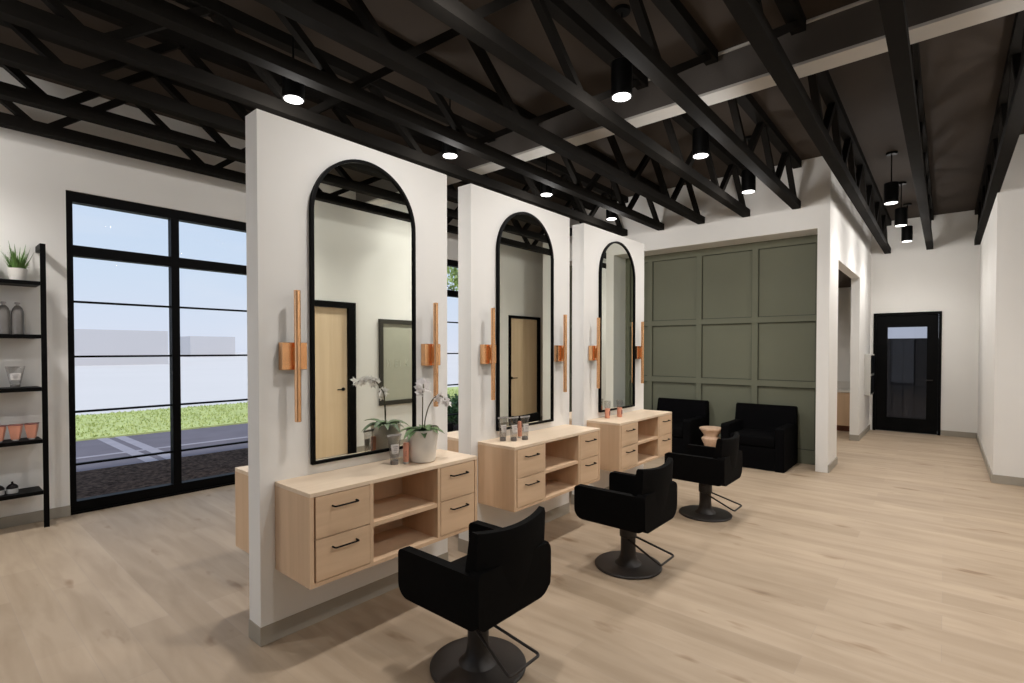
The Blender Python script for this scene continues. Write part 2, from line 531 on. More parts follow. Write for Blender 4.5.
# ------------------------------------------------------------------ windows
def window(name, x0, x1, label, wood_z0=WZ0):
    r = thing(name, (x0, YB + .02, 0), label, 'window', kind='structure')
    w = x1 - x0
    y0, y1 = 0.0, 0.10
    bm = new_bm()
    box(bm, 0, .052, y0, y1, WZ0, WZ1); box(bm, w - .052, w, y0, y1, WZ0, WZ1)
    box(bm, .052, w - .052, y0, y1, WZ1 - .10, WZ1); box(bm, .052, w - .052, y0, y1, WZ0, WZ0 + .10)
    obj('window_frame', bm, 'black', r)
    nb = 3
    bw = (w - .104 - .077 * (nb - 1)) / nb
    xs = []
    for k in range(nb):
        a = .052 + k * (bw + .077)
        xs.append((a, a + bw))
        if k:
            bm = new_bm(); box(bm, a - .077, a, y0 + .002, y1 - .002, WZ0 + .10, WZ1 - .10)
            obj('mullion', bm, 'black', r)
    bm = new_bm()
    for a, b in xs:
        box(bm, a, b, y0 + .004, y1 - .004, 2.505, 2.61)
    obj('transom', bm, 'black', r)
    for z in (2.065, 1.53, .99, .475):
        bm = new_bm()
        for a, b in xs:
            box(bm, a, b, .025, .06, z - .010, z + .010)
        obj('glazing_bar', bm, 'black', r)
    for a, b in xs:
        bm = new_bm(); box(bm, a, b, .044, .05, WZ0 + .10, 2.505)
        obj('pane', bm, 'glass', r)
        bm = new_bm(); box(bm, a, b, .044, .05, 2.61, WZ1 - .10)
        obj('pane', bm, 'glass', r)
    bm = new_bm(); box(bm, 0, w, -.02, .13, 0.0, WZ0)
    obj('window_sill', bm, 'black', r)
    return r
window('window_1', W1[0], W1[1], 'tall black framed window beside the ladder shelf')
window('window_2', W2[0], W2[1], 'tall black framed window seen between the partitions')
r3 = thing('added_window', (XL - .1, LW[0], 0), 'unseen wide window added behind the viewer for daylight', 'window', kind='structure')  # out of view, put in to let daylight reach the walls
bm = new_bm()
w = LW[1] - LW[0]
box(bm, 0, .1, 0, .06, 0, WZ1); box(bm, 0, .1, w - .06, w, 0, WZ1)
box(bm, 0, .1, .06, w - .06, WZ1 - .1, WZ1); box(bm, 0, .1, .06, w - .06, 0, .13)
for k in (1, 2, 3):
    box(bm, 0, .1, w * k / 4 - .035, w * k / 4 + .035, .13, WZ1 - .1)
obj('window_frame', bm, 'black', r3)
bm = new_bm(); box(bm, .045, .05, .06, w - .06, .13, WZ1 - .1)
obj('pane', bm, 'glass', r3)

# ------------------------------------------------------------------ doors
def maple_door(name, x0, x1, label, fr, lever_right):
    r = thing(name, (x0, YO, 0), label, 'door', kind='structure')
    w = x1 - x0
    bm = new_bm()
    box(bm, 0, fr, -.12, .02, 0, DZ); box(bm, w - fr, w, -.12, .02, 0, DZ); box(bm, fr, w - fr, -.12, .02, DZ - fr * .72, DZ)
    obj('door_frame', bm, 'black', r)
    bm = new_bm(); box(bm, fr + .004, w - fr - .004, -.075, -.03, .012, DZ - fr * .72 - .004, .002)
    d = obj('door_leaf', bm, 'door_wood', r)
    xh = w - fr - .075 if lever_right else fr + .075
    s = -1 if lever_right else 1
    bm = new_bm()
    tube(bm, [(xh, -.03, 1.0), (xh, -.022, 1.0)], .027, 18)
    tube(bm, fillet_path([(xh, -.03, 1.0), (xh, .022, 1.0), (xh + s * .12, .022, 1.0)], .012), .009)
    tag(obj('door_handle', bm, 'black', d, smooth=True), 'black lever handle')
    return r
maple_door('door_1', D1[0], D1[1], 'maple door in a black frame beside the framed sign', .12, True)
maple_door('door_2', D2[0], D2[1], 'maple door in a thin black frame near the corridor', .07, False)

r = thing('door_3', (XD, FD[0], 0), 'black glazed door at the end of the corridor', 'door', kind='structure')
w = FD[1] - FD[0]
bm = new_bm()
box(bm, -.02, .13, 0, .045, 0, DZ); box(bm, -.02, .13, w - .045, w, 0, DZ); box(bm, -.02, .13, .045, w - .045, DZ - .045, DZ)
obj('door_frame', bm, 'black', r)
bm = new_bm()
g0, g1 = .212, .812
box(bm, .01, .055, .047, g0, .01, DZ - .047); box(bm, .01, .055, g1, w - .047, .01, DZ - .047)
box(bm, .01, .055, g0, g1, .01, .28); box(bm, .01, .055, g0, g1, 2.03, DZ - .047)
d = obj('door_leaf', bm, 'black', r)
bm = new_bm(); box(bm, .03, .036, g0, g1, .28, 2.03)
obj('glass_pane', bm, 'door_glass', d)
bm = new_bm(); tube(bm, fillet_path([(.012, .13, 1.02), (-.04, .13, 1.02), (-.04, .25, 1.02)], .012), .010)
obj('door_handle', bm, 'base_metal', d, smooth=True)

# ------------------------------------------------------------------ roof steel
def chord_web(bm, xa, za, xb, zb, t=.055, wy=.06):
    d = Vector((xb - xa, 0, zb - za)); L = d.length; d.normalize(); nn = Vector((-d.z, 0, d.x)) * t / 2
    a = Vector((xa, 0, za)); b = Vector((xb, 0, zb))
    out = [(p.x, p.z) for p in (a - nn, b - nn, b + nn, a + nn)]
    prism(bm, out, 'Y', -wy / 2, wy / 2)

def joist_webs(r, nodes):
    """nodes: bottom node x positions; a web rises from each to the midpoint top node."""
    zt, zb = ZD - ZJ - .085, .07
    for a, b in zip(nodes, nodes[1:]):
        m = (a + b) / 2
        if a is None:
            continue
        for (xa, za, xb, zb_) in ((a + .05, zb, m - .03, zt), (b - .05, zb, m + .03, zt)):
            bm = new_bm(); chord_web(bm, xa, za, xb, zb_)
            obj('web', bm, 'steel', r)

LEFT_NODES = [-3.22, -1.89, -.56, .77, 2.10, 3.42]
JY = [(5.94 + .08, 'w'), (5.34, 'w'), (4.68, 'w'), (4.05, 'w'), (3.42, 'w'), (2.79, 'w'), (2.16, 'w'), (1.53, 'w'), (.88, 'c'), (.245, 'c'), (-.42, 'c')]
JL = ['black roof joist nearest the window wall', 'second black roof joist out from the window wall',
      'third black roof joist out from the window wall', 'black roof joist on the window side of the lights over the rear aisle',
      'black roof joist between the rear aisle lights and the partitions', 'black roof joist running right above the three mirror partitions',
      'black roof joist over the styling chairs, just in front of the partitions', 'black roof joist on the viewer side of the lights over the chairs',
      'black roof joist running along the corridor wall top', 'black roof joist down the middle of the corridor',
      'black roof joist along the right wing wall']
for (y, kind), lab in zip(JY, JL):
    xe = 7.655 if kind == 'w' else XD - .03
    xt = XN if kind == 'w' else XD
    r = thing('roof_joist', (0, y, ZJ), lab, 'joist', 'black open web roof joists')
    bm = new_bm(); box(bm, XL, xe, -.05, .05, 0, .095)
    obj('bottom_chord', bm, 'steel', r)
    for a, b in ((XL, 4.42), (4.70, xt)):
        bm = new_bm(); box(bm, a, b, -.05, .05, ZD - ZJ - .09, ZD - ZJ)
        obj('top_chord', bm, 'steel', r)
    joist_webs(r, LEFT_NODES)
    zt, zb = ZD - ZJ - .085, .07
    nodes = [5.40, 6.50, 7.58] if kind == 'w' else [5.40, 6.50, 7.60, 8.70, 9.80, 10.90, 12.0]
    joist_webs(r, nodes)
    for xa, xb in ((3.47, 4.30), (5.35, 4.82)):
        bm = new_bm(); chord_web(bm, xa, zb, xb, zt)
        obj('web', bm, 'steel', r)

gy0, gy1 = YO, YB
g = thing('steel_girder', (4.56, 0, 3.78), 'pale grey steel girder crossing under the roof deck over the joists', 'girder')  # flanges pale grey, side between them dark grey
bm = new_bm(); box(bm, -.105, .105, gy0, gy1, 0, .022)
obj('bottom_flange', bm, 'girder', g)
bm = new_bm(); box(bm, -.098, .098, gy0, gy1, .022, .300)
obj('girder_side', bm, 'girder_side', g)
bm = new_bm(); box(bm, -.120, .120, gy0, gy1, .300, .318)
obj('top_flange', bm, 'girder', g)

# ------------------------------------------------------------------ ceiling lights
def make_light(label):
    r = thing('pendant_downlight', (0, 0, ZL), label, 'ceiling light', 'black cylinder downlights')
    bm = new_bm(); lathe(bm, [(.066, .004), (.076, .0), (.078, .01), (.078, .25), (.07, .258), (.012, .262)], n=32)
    obj('lamp_housing', bm, 'lamp', r, smooth=True)
    bm = new_bm(); lathe(bm, [(.066, -.001), (.066, .003)], n=32)
    obj('lens', bm, 'lens', r)
    bm = new_bm(); tube(bm, [(0, 0, .26), (0, 0, ZD - ZL - .02)], .007)
    obj('stem', bm, 'lamp', r, smooth=True)
    bm = new_bm(); lathe(bm, [(.06, 0), (.062, .004), (.062, .025)], cz=ZD - ZL - .025, n=24)
    obj('canopy', bm, 'lamp', r, smooth=True)
    return r
LIGHTS = [
    (1.885, 3.73, 'black downlight just left of the first mirror partition top'),
    (3.40, 3.66, 'black downlight glowing above the gap between the first two partitions'),
    (5.00, 3.69, 'black downlight glowing above the second partition top'),
    (6.52, 3.66, 'black downlight above the third partition near the niche wall'),
    (-.35, 3.74, 'black downlight over the rear aisle nearest the ladder shelf'),
    (3.43, 1.845, 'large near black downlight over the second styling chair'),
    (4.96, 1.82, 'black downlight in front of the pale girder over the third styling chair'),
    (6.45, 1.80, 'black downlight on the row over the chairs nearest the green niche'),
    (1.93, 1.86, 'black downlight directly over the first styling chair'),
    (8.12, .55, 'nearest of the three black corridor downlights'),
    (9.68, .535, 'middle of the three black corridor downlights'),
    (11.15, .53, 'black corridor downlight closest to the black door'),
    (-.1, 5.66, 'black downlight beside the window wall over the ladder shelf'),
    (-1.9, 5.66, 'black downlight beside the window wall far behind the shelf'),
    (1.4, -.62, 'added unseen downlight over the viewer side wall by the maple door'),  # lamps from here on added out of view to brighten the mirrored wall
    (3.0, -.75, 'added unseen downlight by the wall opposite the first mirror'),
    (5.35, -.80, 'added unseen downlight by the wall opposite the second mirror'),
    (6.1, -.80, 'added unseen downlight by the second maple door'),
]
first = None
for i, (x, y, lab) in enumerate(LIGHTS):
    if first is None:
        first = make_light(lab); first.location = (x, y, ZL)
    else:
        copy_tree(first, None, lab, (x, y, ZL))
    ld = bpy.data.lights.new('downlight_bulb', 'POINT')
    ld.energy = LAMP_W
    ld.color = LAMP_COL
    ld.shadow_soft_size = 0.05
    ld.shadow_soft_size = 0.07
    lo = bpy.data.objects.new('downlight_bulb', ld)
    COL.objects.link(lo); lo.location = (x, y, ZL - .08)
    ld = bpy.data.lights.new('downlight_beam', 'SPOT')
    ld.energy = BEAM_W * (1.4 if y < -.7 else 1.7 if y > 5 else 1.0)
    ld.color = LAMP_COL
    ld.spot_size = math.radians(150); ld.spot_blend = 1.0
    ld.shadow_soft_size = 0.07
    lo = bpy.data.objects.new('downlight_beam', ld)
    COL.objects.link(lo); lo.location = (x, y, ZL - .02)
# lights of the side room behind the opening
def small_room_light(x, y, lab):
    r = thing('ceiling_disc_light', (x, y, OZ + .02), lab, 'ceiling light')
    bm = new_bm(); lathe(bm, [(.09, -.03), (.1, -.02), (.1, -.0005)], n=28)
    obj('lamp_housing', bm, 'lamp', r)
    bm = new_bm(); lathe(bm, [(.08, -.034), (.08, -.0302)], n=28)
    obj('lens', bm, 'lens', r)
    ld = bpy.data.lights.new('disc_bulb', 'SPOT'); ld.energy = 110; ld.color = LAMP_COL
    ld.spot_size = math.radians(165); ld.spot_blend = .8; ld.shadow_soft_size = .08
    lo = bpy.data.objects.new('disc_bulb', ld); COL.objects.link(lo); lo.location = (x, y, OZ - .03)
small_room_light(10.2, 2.7, 'round ceiling light in the room behind the opening')

# ------------------------------------------------------------------ partitions, mirrors, sconces, cabinets
ORD = ['first', 'second', 'third']
def partition(cx, label):
    r = thing('partition_wall', (cx, (YP0 + YP1) / 2, 0), label, 'partition', 'white mirror partitions')
    h, t = PW / 2, (YP1 - YP0) / 2
    bm = new_bm(); box(bm, -h, h, -t, t, .0, PH)
    obj('panel', bm, 'part', r)
    bm = new_bm()
    e = .004
    for a in ((-h - e, h + e, -t - e, -t - .0004), (-h - e, h + e, t + .0004, t + e), (-h - e, -h - .0004, -t - .0004, t + .0004), (h + .0004, h + e, -t - .0004, t + .0004)):
        box(bm, *a, .001, .103)
    obj('baseboard', bm, 'base', r)
    return r
PLAB = ['nearest white partition, with the orchid cabinet and first arched mirror', 'middle white partition holding the second arched mirror',
        'far white partition holding the third arched mirror beside the green niche']
p0 = partition(PX[0], PLAB[0])
for k in (1, 2):
    copy_tree(p0, None, PLAB[k], (PX[k] + (0, .007, .016)[k], (YP0 + YP1) / 2, 0))

def arch(hw, z0, z1, n=40):
    """arched outline (u, v) centred on 0."""
    out = [(-hw, z0), (hw, z0)]
    zc = z1 - hw
    for k in range(n + 1):
        a = PI * k / n
        out.append((hw * math.cos(a), zc + hw * math.sin(a)))
    return out
def make_mirror(label):
    r = thing('arched_mirror', (0, YP0 - .0005, .935), label, 'mirror', 'arched black framed mirrors')
    hw, H, f = .377, 1.838, .018
    o1, o2 = arch(hw, 0, H), arch(hw - f, f, H - f)
    bm = new_bm()
    d = -.028
    rows = []
    for out, y in ((o1, 0), (o1, d), (o2, d), (o2, 0)):
        rows.append([bm.verts.new((u, y, v)) for u, v in out])
    n = len(o1)
    for a, b in zip(rows, rows[1:] + rows[:1]):
        for k in range(n):
            bm.faces.new((a[k], a[(k + 1) % n], b[(k + 1) % n], b[k]))
    obj('mirror_frame', bm, 'black', r, smooth=True)
    bm = new_bm(); prism(bm, arch(hw - f - .0005, f + .0005, H - f - .0005), 'Y', -.016, -.002)
    obj('mirror_glass', bm, 'mirror', r)
    return r
m0 = make_mirror('nearest arched mirror, on the partition with the orchid')
m0.location.x = 1.874
copy_tree(m0, None, 'middle arched mirror, reflecting a whole maple door', (PX[1] + .0, YP0 - .0005, .935)).scale = (1.02, 1, 1.005)
copy_tree(m0, None, 'farthest arched mirror, on the partition beside the green niche', (PX[2] + .02, YP0 - .0005, .935)).scale = (1.04, 1, 1.009)

def make_sconce(label):
    r = thing('copper_wall_sconce', (0, YP0 - .0005, 1.563), label, 'wall light', 'copper rod sconces beside the mirrors')
    bm = new_bm(); box(bm, -.0715, .0715, -.045, 0, -.076, .076, .003)
    obj('backplate', bm, 'copper', r)
    bm = new_bm(); box(bm, -.008, .008, -.062, -.045, -.05, .05)
    obj('bracket', bm, 'copper', r)
    bm = new_bm(); tube(bm, [(0, -.075, -.362), (0, -.075, -.36), (0, -.075, .36), (0, -.075, .362)], [.015, .0175, .0175, .015], 20)
    obj('light_rod', bm, 'copper', r, smooth=True)
    return r
s0 = None
for k in range(3):
    for s, side in ((-1, 'left'), (1, 'right')):
        lab = 'copper rod sconce on the %s of the %s arched mirror' % (side, ['nearest', 'middle', 'farthest'][k])
        loc = (PX[k] + s * .5, YP0 - .0005, 1.563)
        if s0 is None:
            s0 = make_sconce(lab); s0.location = loc
        else:
            copy_tree(s0, None, lab, loc)

def make_cabinet(label):
    """origin at the middle of the back edge, floor level; front towards -Y."""
    r = thing('floating_cabinet', (0, 0, 0), label, 'cabinet', 'wall hung maple styling cabinets')
    W, D, Z0, Z1 = .600, .377, .395, .877
    bm = new_bm()
    t = .022
    box(bm, -W, -W + t, -D, -.001, Z0, Z1 - t)
    box(bm, W - t, W, -D, -.001, Z0, Z1 - t)
    box(bm, -W + t, W - t, -D, -.001, Z0, Z0 + t)
    for a, b in ((-.248, -.226), (.246, .268)):
        box(bm, a, b, -D, -.02, Z0 + t, Z1 - t)
    box(bm, -W + t, W - t, -.02, -.001, Z0 + t, Z1 - t)
    obj('carcass', bm, 'wood_z', r)
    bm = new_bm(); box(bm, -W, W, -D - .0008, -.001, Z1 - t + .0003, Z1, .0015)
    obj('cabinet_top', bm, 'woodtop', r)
    bm = new_bm(); box(bm, -.2255, .2455, -D + .004, -.021, .611, .635)
    obj('shelf', bm, 'wood', r)
    for a, b in ((-.569, -.2505), (.2705, .569)):
        for z0, z1 in ((.420, .633), (.638, .851)):
            bm = new_bm(); box(bm, a, b, -D - .002, -.05, z0, z1, .0015)
            d = obj('drawer', bm, 'wood', r)
            c, zh = (a + b) / 2 + .003, z0 + (.16 if z0 < .5 else .156)
            bm = new_bm()
            y = -D - .002
            tube(bm, fillet_path([(c - .07, y, zh - .003), (c - .07, y - .03, zh - .003), (c + .07, y - .03, zh - .003), (c + .07, y, zh - .003)], .012), .0048, 8)
            tag(obj('drawer_handle', bm, 'black', d, smooth=True), 'black bar handle')
    return r
CL = ['maple cabinet on the nearest partition, below the orchid', 'maple cabinet on the middle partition, carrying grey tubes',
      'maple cabinet on the far partition, carrying two coral tubes']
CB = ['maple cabinet on the window side of the nearest partition', 'maple cabinet on the window side of the middle partition',
      'maple cabinet on the window side of the far partition']
c0 = make_cabinet(CL[0]); c0.location = (1.890, YP0, 0)
for k in (1, 2):
    copy_tree(c0, None, CL[k], ((1.89, 3.497, 5.105)[k], YP0, 0)).scale = ((1, 1.02, 1.04)[k], 1, 1)
for k in range(3):
    copy_tree(c0, None, CB[k], (PX[k], YP1, 0), PI)

# ------------------------------------------------------------------ styling chairs
def make_chair(label):
    """origin on the floor under the column; sitter faces +Y."""
    r = thing('styling_chair', (0, 0, 0), label, 'salon chair', 'black hydraulic styling chairs')
    # one-piece shell: two arm slabs and the back
    for s in (-1, 1):
        bm = new_bm()
        a, b = (-.270, -.218) if s < 0 else (.262, .212)
        prism(bm, rounded(-.262, .298 if s < 0 else .28, .362, .604 if s < 0 else .616, (.06, .075, .03, .03)), 'X', min(a, b), max(a, b))
        bmesh.ops.bevel(bm, geom=[e for e in bm.edges if abs(e.verts[0].co.x - e.verts[1].co.x) < 1e-6], offset=.010, segments=2, affect='EDGES')
        obj('armrest', bm, 'fabric', r, smooth=True, angle=50)
    bm = new_bm()
    prism(bm, rounded(-.271, .261, .362, .622, (.05, .095, .05, .03)), 'Y', -.265, -.20)
    bmesh.ops.bevel(bm, geom=[e for e in bm.edges if abs(e.verts[0].co.y - e.verts[1].co.y) < 1e-6], offset=.012, segments=2, affect='EDGES')
    obj('shell_back', bm, 'fabric', r, smooth=True, angle=50)
    # curved back cushion
    bm = new_bm()
    n = 18
    rings = []
    for k in range(n + 1):
        t = -1 + 2 * k / n
        x = .248 * t
        yo = -.286 + .044 * t * t
        lean = .008
        ztop = .772 + .018 * t * t
        prof = [(yo + .022, .44), (yo + .012, .60), (yo - lean + .012, ztop - .02), (yo - lean + .018, ztop), (yo - lean + .052, ztop + .002), (yo - lean + .062, ztop - .012), (yo + .085, .60), (yo + .10, .47)]
        rings.append([bm.verts.new((x, y, z)) for y, z in prof])
    m = len(rings[0])
    for a, b in zip(rings, rings[1:]):
        for k in range(m):
            bm.faces.new((a[k], a[(k + 1) % m], b[(k + 1) % m], b[k]))
    bm.faces.new(rings[0]); bm.faces.new(list(reversed(rings[-1])))
    obj('backrest', bm, 'fabric', r, smooth=True, angle=40)
    bm = new_bm(); box(bm, -.217, .214, -.199, .215, .385, .475, .025, 3)
    obj('seat', bm, 'fabric', r, smooth=True, angle=60)
    bm = new_bm(); box(bm, -.18, .18, -.2, .22, .345, .386, .008)
    obj('seat_plate', bm, 'black', r)
    bm = new_bm()
    lathe(bm, [(.105, .018), (.092, .03), (.07, .05), (.058, .085), (.054, .13), (.054, .215), (.062, .222), (.062, .29), (.057, .296), (.057, .335), (.050, .345)], n=36)
    obj('column', bm, 'base_metal', r, smooth=True)
    bm = new_bm(); lathe(bm, [(.238, .0), (.243, .004), (.243, .012), (.236, .018), (.10, .024), (.0005, .025)], n=64, cap=False)
    obj('base_disc', bm, 'base_metal', r, smooth=True)
    bm = new_bm()
    tube(bm, fillet_path([(-.045, -.02, .215), (-.115, -.305, .118), (.115, -.305, .118), (.045, -.02, .215)], .025), .0075, 10)
    obj('footrest', bm, 'base_metal', r, smooth=True)
    return r
ch0 = make_chair('nearest black styling chair, in front of the orchid cabinet'); ch0.location = (1.851, 1.792, 0)
copy_tree(ch0, None, 'middle black styling chair, in front of the second cabinet', (3.430, 1.778, 0))
copy_tree(ch0, None, 'far black styling chair, in front of the third cabinet', (4.990, 1.766, 0))
for k, t in enumerate(('nearest', 'middle', 'far')):
    copy_tree(ch0, None, 'black styling chair on the window side of the %s partition' % t, (PX[k] + .10, 3.90, 0), PI)

# ------------------------------------------------------------------ lounge chairs and table
def make_lounge(label):
    """origin floor, front-right-bottom region; faces -X. y from 0 to .775, x from 0 (front) to .79."""
    r = thing('lounge_chair', (0, 0, 0), label, 'armchair', 'black lounge chairs in the green niche')
    for a, b in ((0, .11), (.69, .80)):
        bm = new_bm(); prism(bm, rounded(0, .74, .0, .57, (0, 0, 0, .03)), 'Y', a, b)
        bmesh.ops.bevel(bm, geom=[e for e in bm.edges if abs(e.verts[0].co.y - e.verts[1].co.y) < 1e-6 and e.verts[0].co.z > .01], offset=.012, segments=2, affect='EDGES')
        obj('armrest', bm, 'lounge', r, smooth=True, angle=50)
    bm = new_bm(); prism(bm, [(.56, .30), (.785, .0), (.79, .02), (.79, .60), (.775, .80), (.67, .81), (.60, .52)], 'Y', .0, .80)
    bmesh.ops.bevel(bm, geom=[e for e in bm.edges if e.verts[0].co.z > .5], offset=.012, segments=2, affect='EDGES')
    obj('backrest', bm, 'lounge', r, smooth=True, angle=40)
    bm = new_bm(); box(bm, .005, .64, .112, .688, .01, .30)
    obj('seat_base', bm, 'lounge', r)
    bm = new_bm(); box(bm, -.004, .62, .113, .687, .302, .45, .028, 3)
    obj('seat_cushion', bm, 'lounge', r, smooth=True, angle=60)
    return r
l0 = make_lounge('black lounge chair in the green niche beside the white pillar'); l0.location = (7.30, 1.575, 0)
copy_tree(l0, None, 'black lounge chair in the green niche behind the third cabinet', (7.30, 2.805, 0))
bm = new_bm()
lathe(bm, [(.08, 0), (.13, .005), (.14, .03), (.08, .14), (.075, .16), (.095, .25), (.13, .32), (.13, .34), (.098, .37), (.098, .385), (.135, .44), (.148, .46), (.157, .465), (.157, .485), (.152, .49)], n=40)
tag(obj('side_table', bm, 'table_wood', loc=(7.38, 2.535, 0), smooth=True), 'turned pale wood side table between the two black lounge chairs', 'side table')

# ------------------------------------------------------------------ products and plants
def make_tube(label, name='product_tube', body='tube', cap='tube_dark', lab='label', H=.19, w=.048, group=None, cat='tube', band=None):
    """standing squeeze tube: flat wide crimp on top, round cap at the foot."""
    r = thing(name, (0, 0, 0), label, cat, group)
    n = 24
    bm = new_bm()
    rings = []
    for t in (0, .12, .3, .5, .7, .85, .96, 1.0):
        z = .028 + (H - .028) * t
        rx = .026 + (w - .026) * t
        ry = .024 * (1 - t) ** .8 + .0025
        rings.append([bm.verts.new((rx * math.cos(2 * PI * k / n), ry * math.sin(2 * PI * k / n), z)) for k in range(n)])
    for a, b in zip(rings, rings[1:]):
        for k in range(n):
            bm.faces.new((a[k], a[(k + 1) % n], b[(k + 1) % n], b[k]))
    bm.faces.new(list(reversed(rings[0]))); bm.faces.new(rings[-1])
    obj('tube_body', bm, body, r, smooth=True)
    bm = new_bm(); lathe(bm, [(.023, 0), (.025, .003), (.025, .024), (.022, .0275)], n=24)
    obj('cap', bm, cap, r, smooth=True)
    bm = new_bm(); box(bm, -w, w, -.0035, .0035, H - .012, H)
    obj('crimp', bm, cap if body != 'tube' else 'tube_solid', r)
    if lab:
        # curved paper label hugging the front
        bm = new_bm()
        k = 10
        prev = None
        for z0, z1 in ((.26, .62),):
            va, vb = [], []
            for i in range(k + 1):
                a = -PI / 2 - .75 + 1.5 * i / k
                for t, vv in ((z0, va), (z1, vb)):
                    z = .028 + (H - .028) * t; rx = .026 + (w - .026) * t + .0008; ry = .024 * (1 - t) ** .8 + .0033
                    vv.append(bm.verts.new((rx * math.cos(a), ry * math.sin(a), z)))
            for i in range(k):
                bm.faces.new((va[i], va[i + 1], vb[i + 1], vb[i]))
        lo = obj('label', bm, lab, r)
        bm = new_bm()
        for q, (ta, tb) in enumerate(((.52, .54), (.44, .455), (.38, .395), (.32, .33))):
            hw = (.016, .011, .013, .009)[q]
            za, zb_ = .028 + (H - .028) * ta, .028 + (H - .028) * tb
            yy_ = -(.024 * (1 - ta) ** .8 + .0048)
            box(bm, -hw, hw, yy_ - .0006, yy_ + .0006, za, zb_)
        obj('print', bm, 'ink', lo)
    return r

ZC = .877
g1 = 'smoky clear product tubes on the cabinets'
t0 = make_tube('smoky clear product tube beside the orchid pot', group=g1)
t0.location = (1.972, 2.640, ZC)
t0.rotation_euler.z = -.25
for x, y, lab in ((3.035, 2.665, 'left smoky tube of the three on the middle cabinet'),
                  (3.090, 2.600, 'centre smoky tube of the three on the middle cabinet'),
                  (3.190, 2.565, 'right smoky tube of the three on the middle cabinet')):
    copy_tree(t0, None, lab, (x, y, ZC), -.2)

def make_coral(label, H=.135):
    r = thing('coral_tube', (0, 0, 0), label, 'tube', 'slim coral tubes on the cabinets')
    bm = new_bm(); lathe(bm, [(.015, .012), (.018, .014), (.0185, .03), (.0185, H - .01), (.015, H)], n=22)
    obj('tube_body', bm, 'coral', r, smooth=True)
    bm = new_bm(); lathe(bm, [(.0165, 0), (.017, .002), (.017, .012)], n=22)
    obj('cap', bm, 'label', r, smooth=True)
    bm = new_bm()
    for k, z in enumerate((.05, .062, .074)):
        box(bm, -.003, .003, -.0198, -.0182, z, z + .006)
    obj('print', bm, 'coral_dark', r)
    return r
k0 = make_coral('slim coral tube standing against the white orchid pot'); k0.location = (2.034, 2.602, ZC); k0.rotation_euler.z = -.7
copy_tree(k0, None, 'slim coral tube behind the three smoky tubes', (3.235, 2.655, ZC), -.7)

def make_duo(label):
    r = thing('coral_travel_tube', (0, 0, 0), label, 'tube', 'coral tubes with clear tops on the far cabinet')
    bm = new_bm(); lathe(bm, [(.024, .0), (.026, .003), (.027, .10), (.025, .104)], n=22)
    obj('tube_body', bm, 'coral', r, smooth=True)
    bm = new_bm(); lathe(bm, [(.026, .104), (.030, .108), (.033, .175), (.031, .18)], n=22)
    obj('clear_top', bm, 'tube', r, smooth=True)
    bm = new_bm(); box(bm, -.010, .010, -.0285, -.0262, .03, .075)
    obj('label', bm, 'coral_dark', r)
    return r
d0 = make_duo('left coral tube with clear top on the far cabinet'); d0.location = (4.755, 2.71, ZC)
copy_tree(d0, None, 'right coral tube with clear top on the far cabinet', (4.925, 2.66, ZC))

def leaf_blade(bm, base, direction, length, width, droop, n=7, lift=.5):
    d = Vector((math.cos(direction), math.sin(direction), 0)); s = Vector((-d.y, d.x, 0))
    prev = None
    for k in range(n + 1):
        t = k / n
        p = Vector(base) + d * length * t + Vector((0, 0, lift * length * t - droop * length * t * t))
        wd = width * math.sin(PI * min(1, .12 + .88 * t)) ** .7 * .5 + .0006
        a = bm.verts.new(p + s * wd + Vector((0, 0, wd * .35))); b = bm.verts.new(p + Vector((0, 0, -.001))); c = bm.verts.new(p - s * wd + Vector((0, 0, wd * .35)))
        if prev:
            bm.faces.new((prev[0], a, b, prev[1])); bm.faces.new((prev[1], b, c, prev[2]))
        prev = (a, b, c)

def blossom(bm, c, face, size):
    f = Vector(face).normalized()
    a = f.cross(Vector((0, 0, 1))).normalized(); b = a.cross(f)
    for k in range(5):
        an = 2 * PI * k / 5 + PI / 2
        d = a * math.cos(an) + b * math.sin(an); s = f.cross(d)
        w = size * (.62 if k in (1, 4) else .40)
        P = [Vector(c), Vector(c) + d * size * .45 + s * w * .6 + f * size * .12, Vector(c) + d * size + f * size * .02, Vector(c) + d * size * .45 - s * w * .6 + f * size * .12]
        vs = [bm.verts.new(p) for p in P]
        bm.faces.new(vs)
    for k in range(3):
        an = 2 * PI * k / 3 - PI / 2
        d = a * math.cos(an) + b * math.sin(an)
        vs = [bm.verts.new(Vector(c) + f * size * .1), bm.verts.new(Vector(c) + d * size * .25 + f * size * .35), bm.verts.new(Vector(c) + f * size * .4)]
        bm.faces.new(vs)

orc = thing('potted_orchid', (2.150, 2.580, ZC), 'white orchid with two flower stems in a white pot', 'plant', rz=-1.0)
orc.scale = (1.0, 1.0, 1.0)
bm = new_bm()
lathe(bm, [(.066, 0), (.078, .005), (.084, .02), (.100, .18), (.105, .202), (.105, .208), (.097, .208), (.092, .188), (.0005, .186)], n=40, cap=False)
obj('pot', bm, 'pot', orc, smooth=True)
bm = new_bm(); lathe(bm, [(.090, .186), (.06, .193), (.0005, .196)], n=24, cap=False)
obj('soil', bm, 'soil', orc, smooth=True)
bm = new_bm()
rr = random.Random(3)
for k in range(15):
    a = 2 * PI * k / 15 + rr.uniform(-.2, .2)
    leaf_blade(bm, (.01 * math.cos(a), .01 * math.sin(a), .195), a, rr.uniform(.12, .165), rr.uniform(.035, .05), rr.uniform(.45, .8), lift=rr.uniform(.35, .7))
obj('leaves', bm, 'orchid_leaf', orc, smooth=True, angle=80)
st1 = [(0, 0, .19), (0, 0, .30), (.005, -.01, .42), (.02, -.06, .50), (.045, -.13, .52), (.07, -.20, .49)]
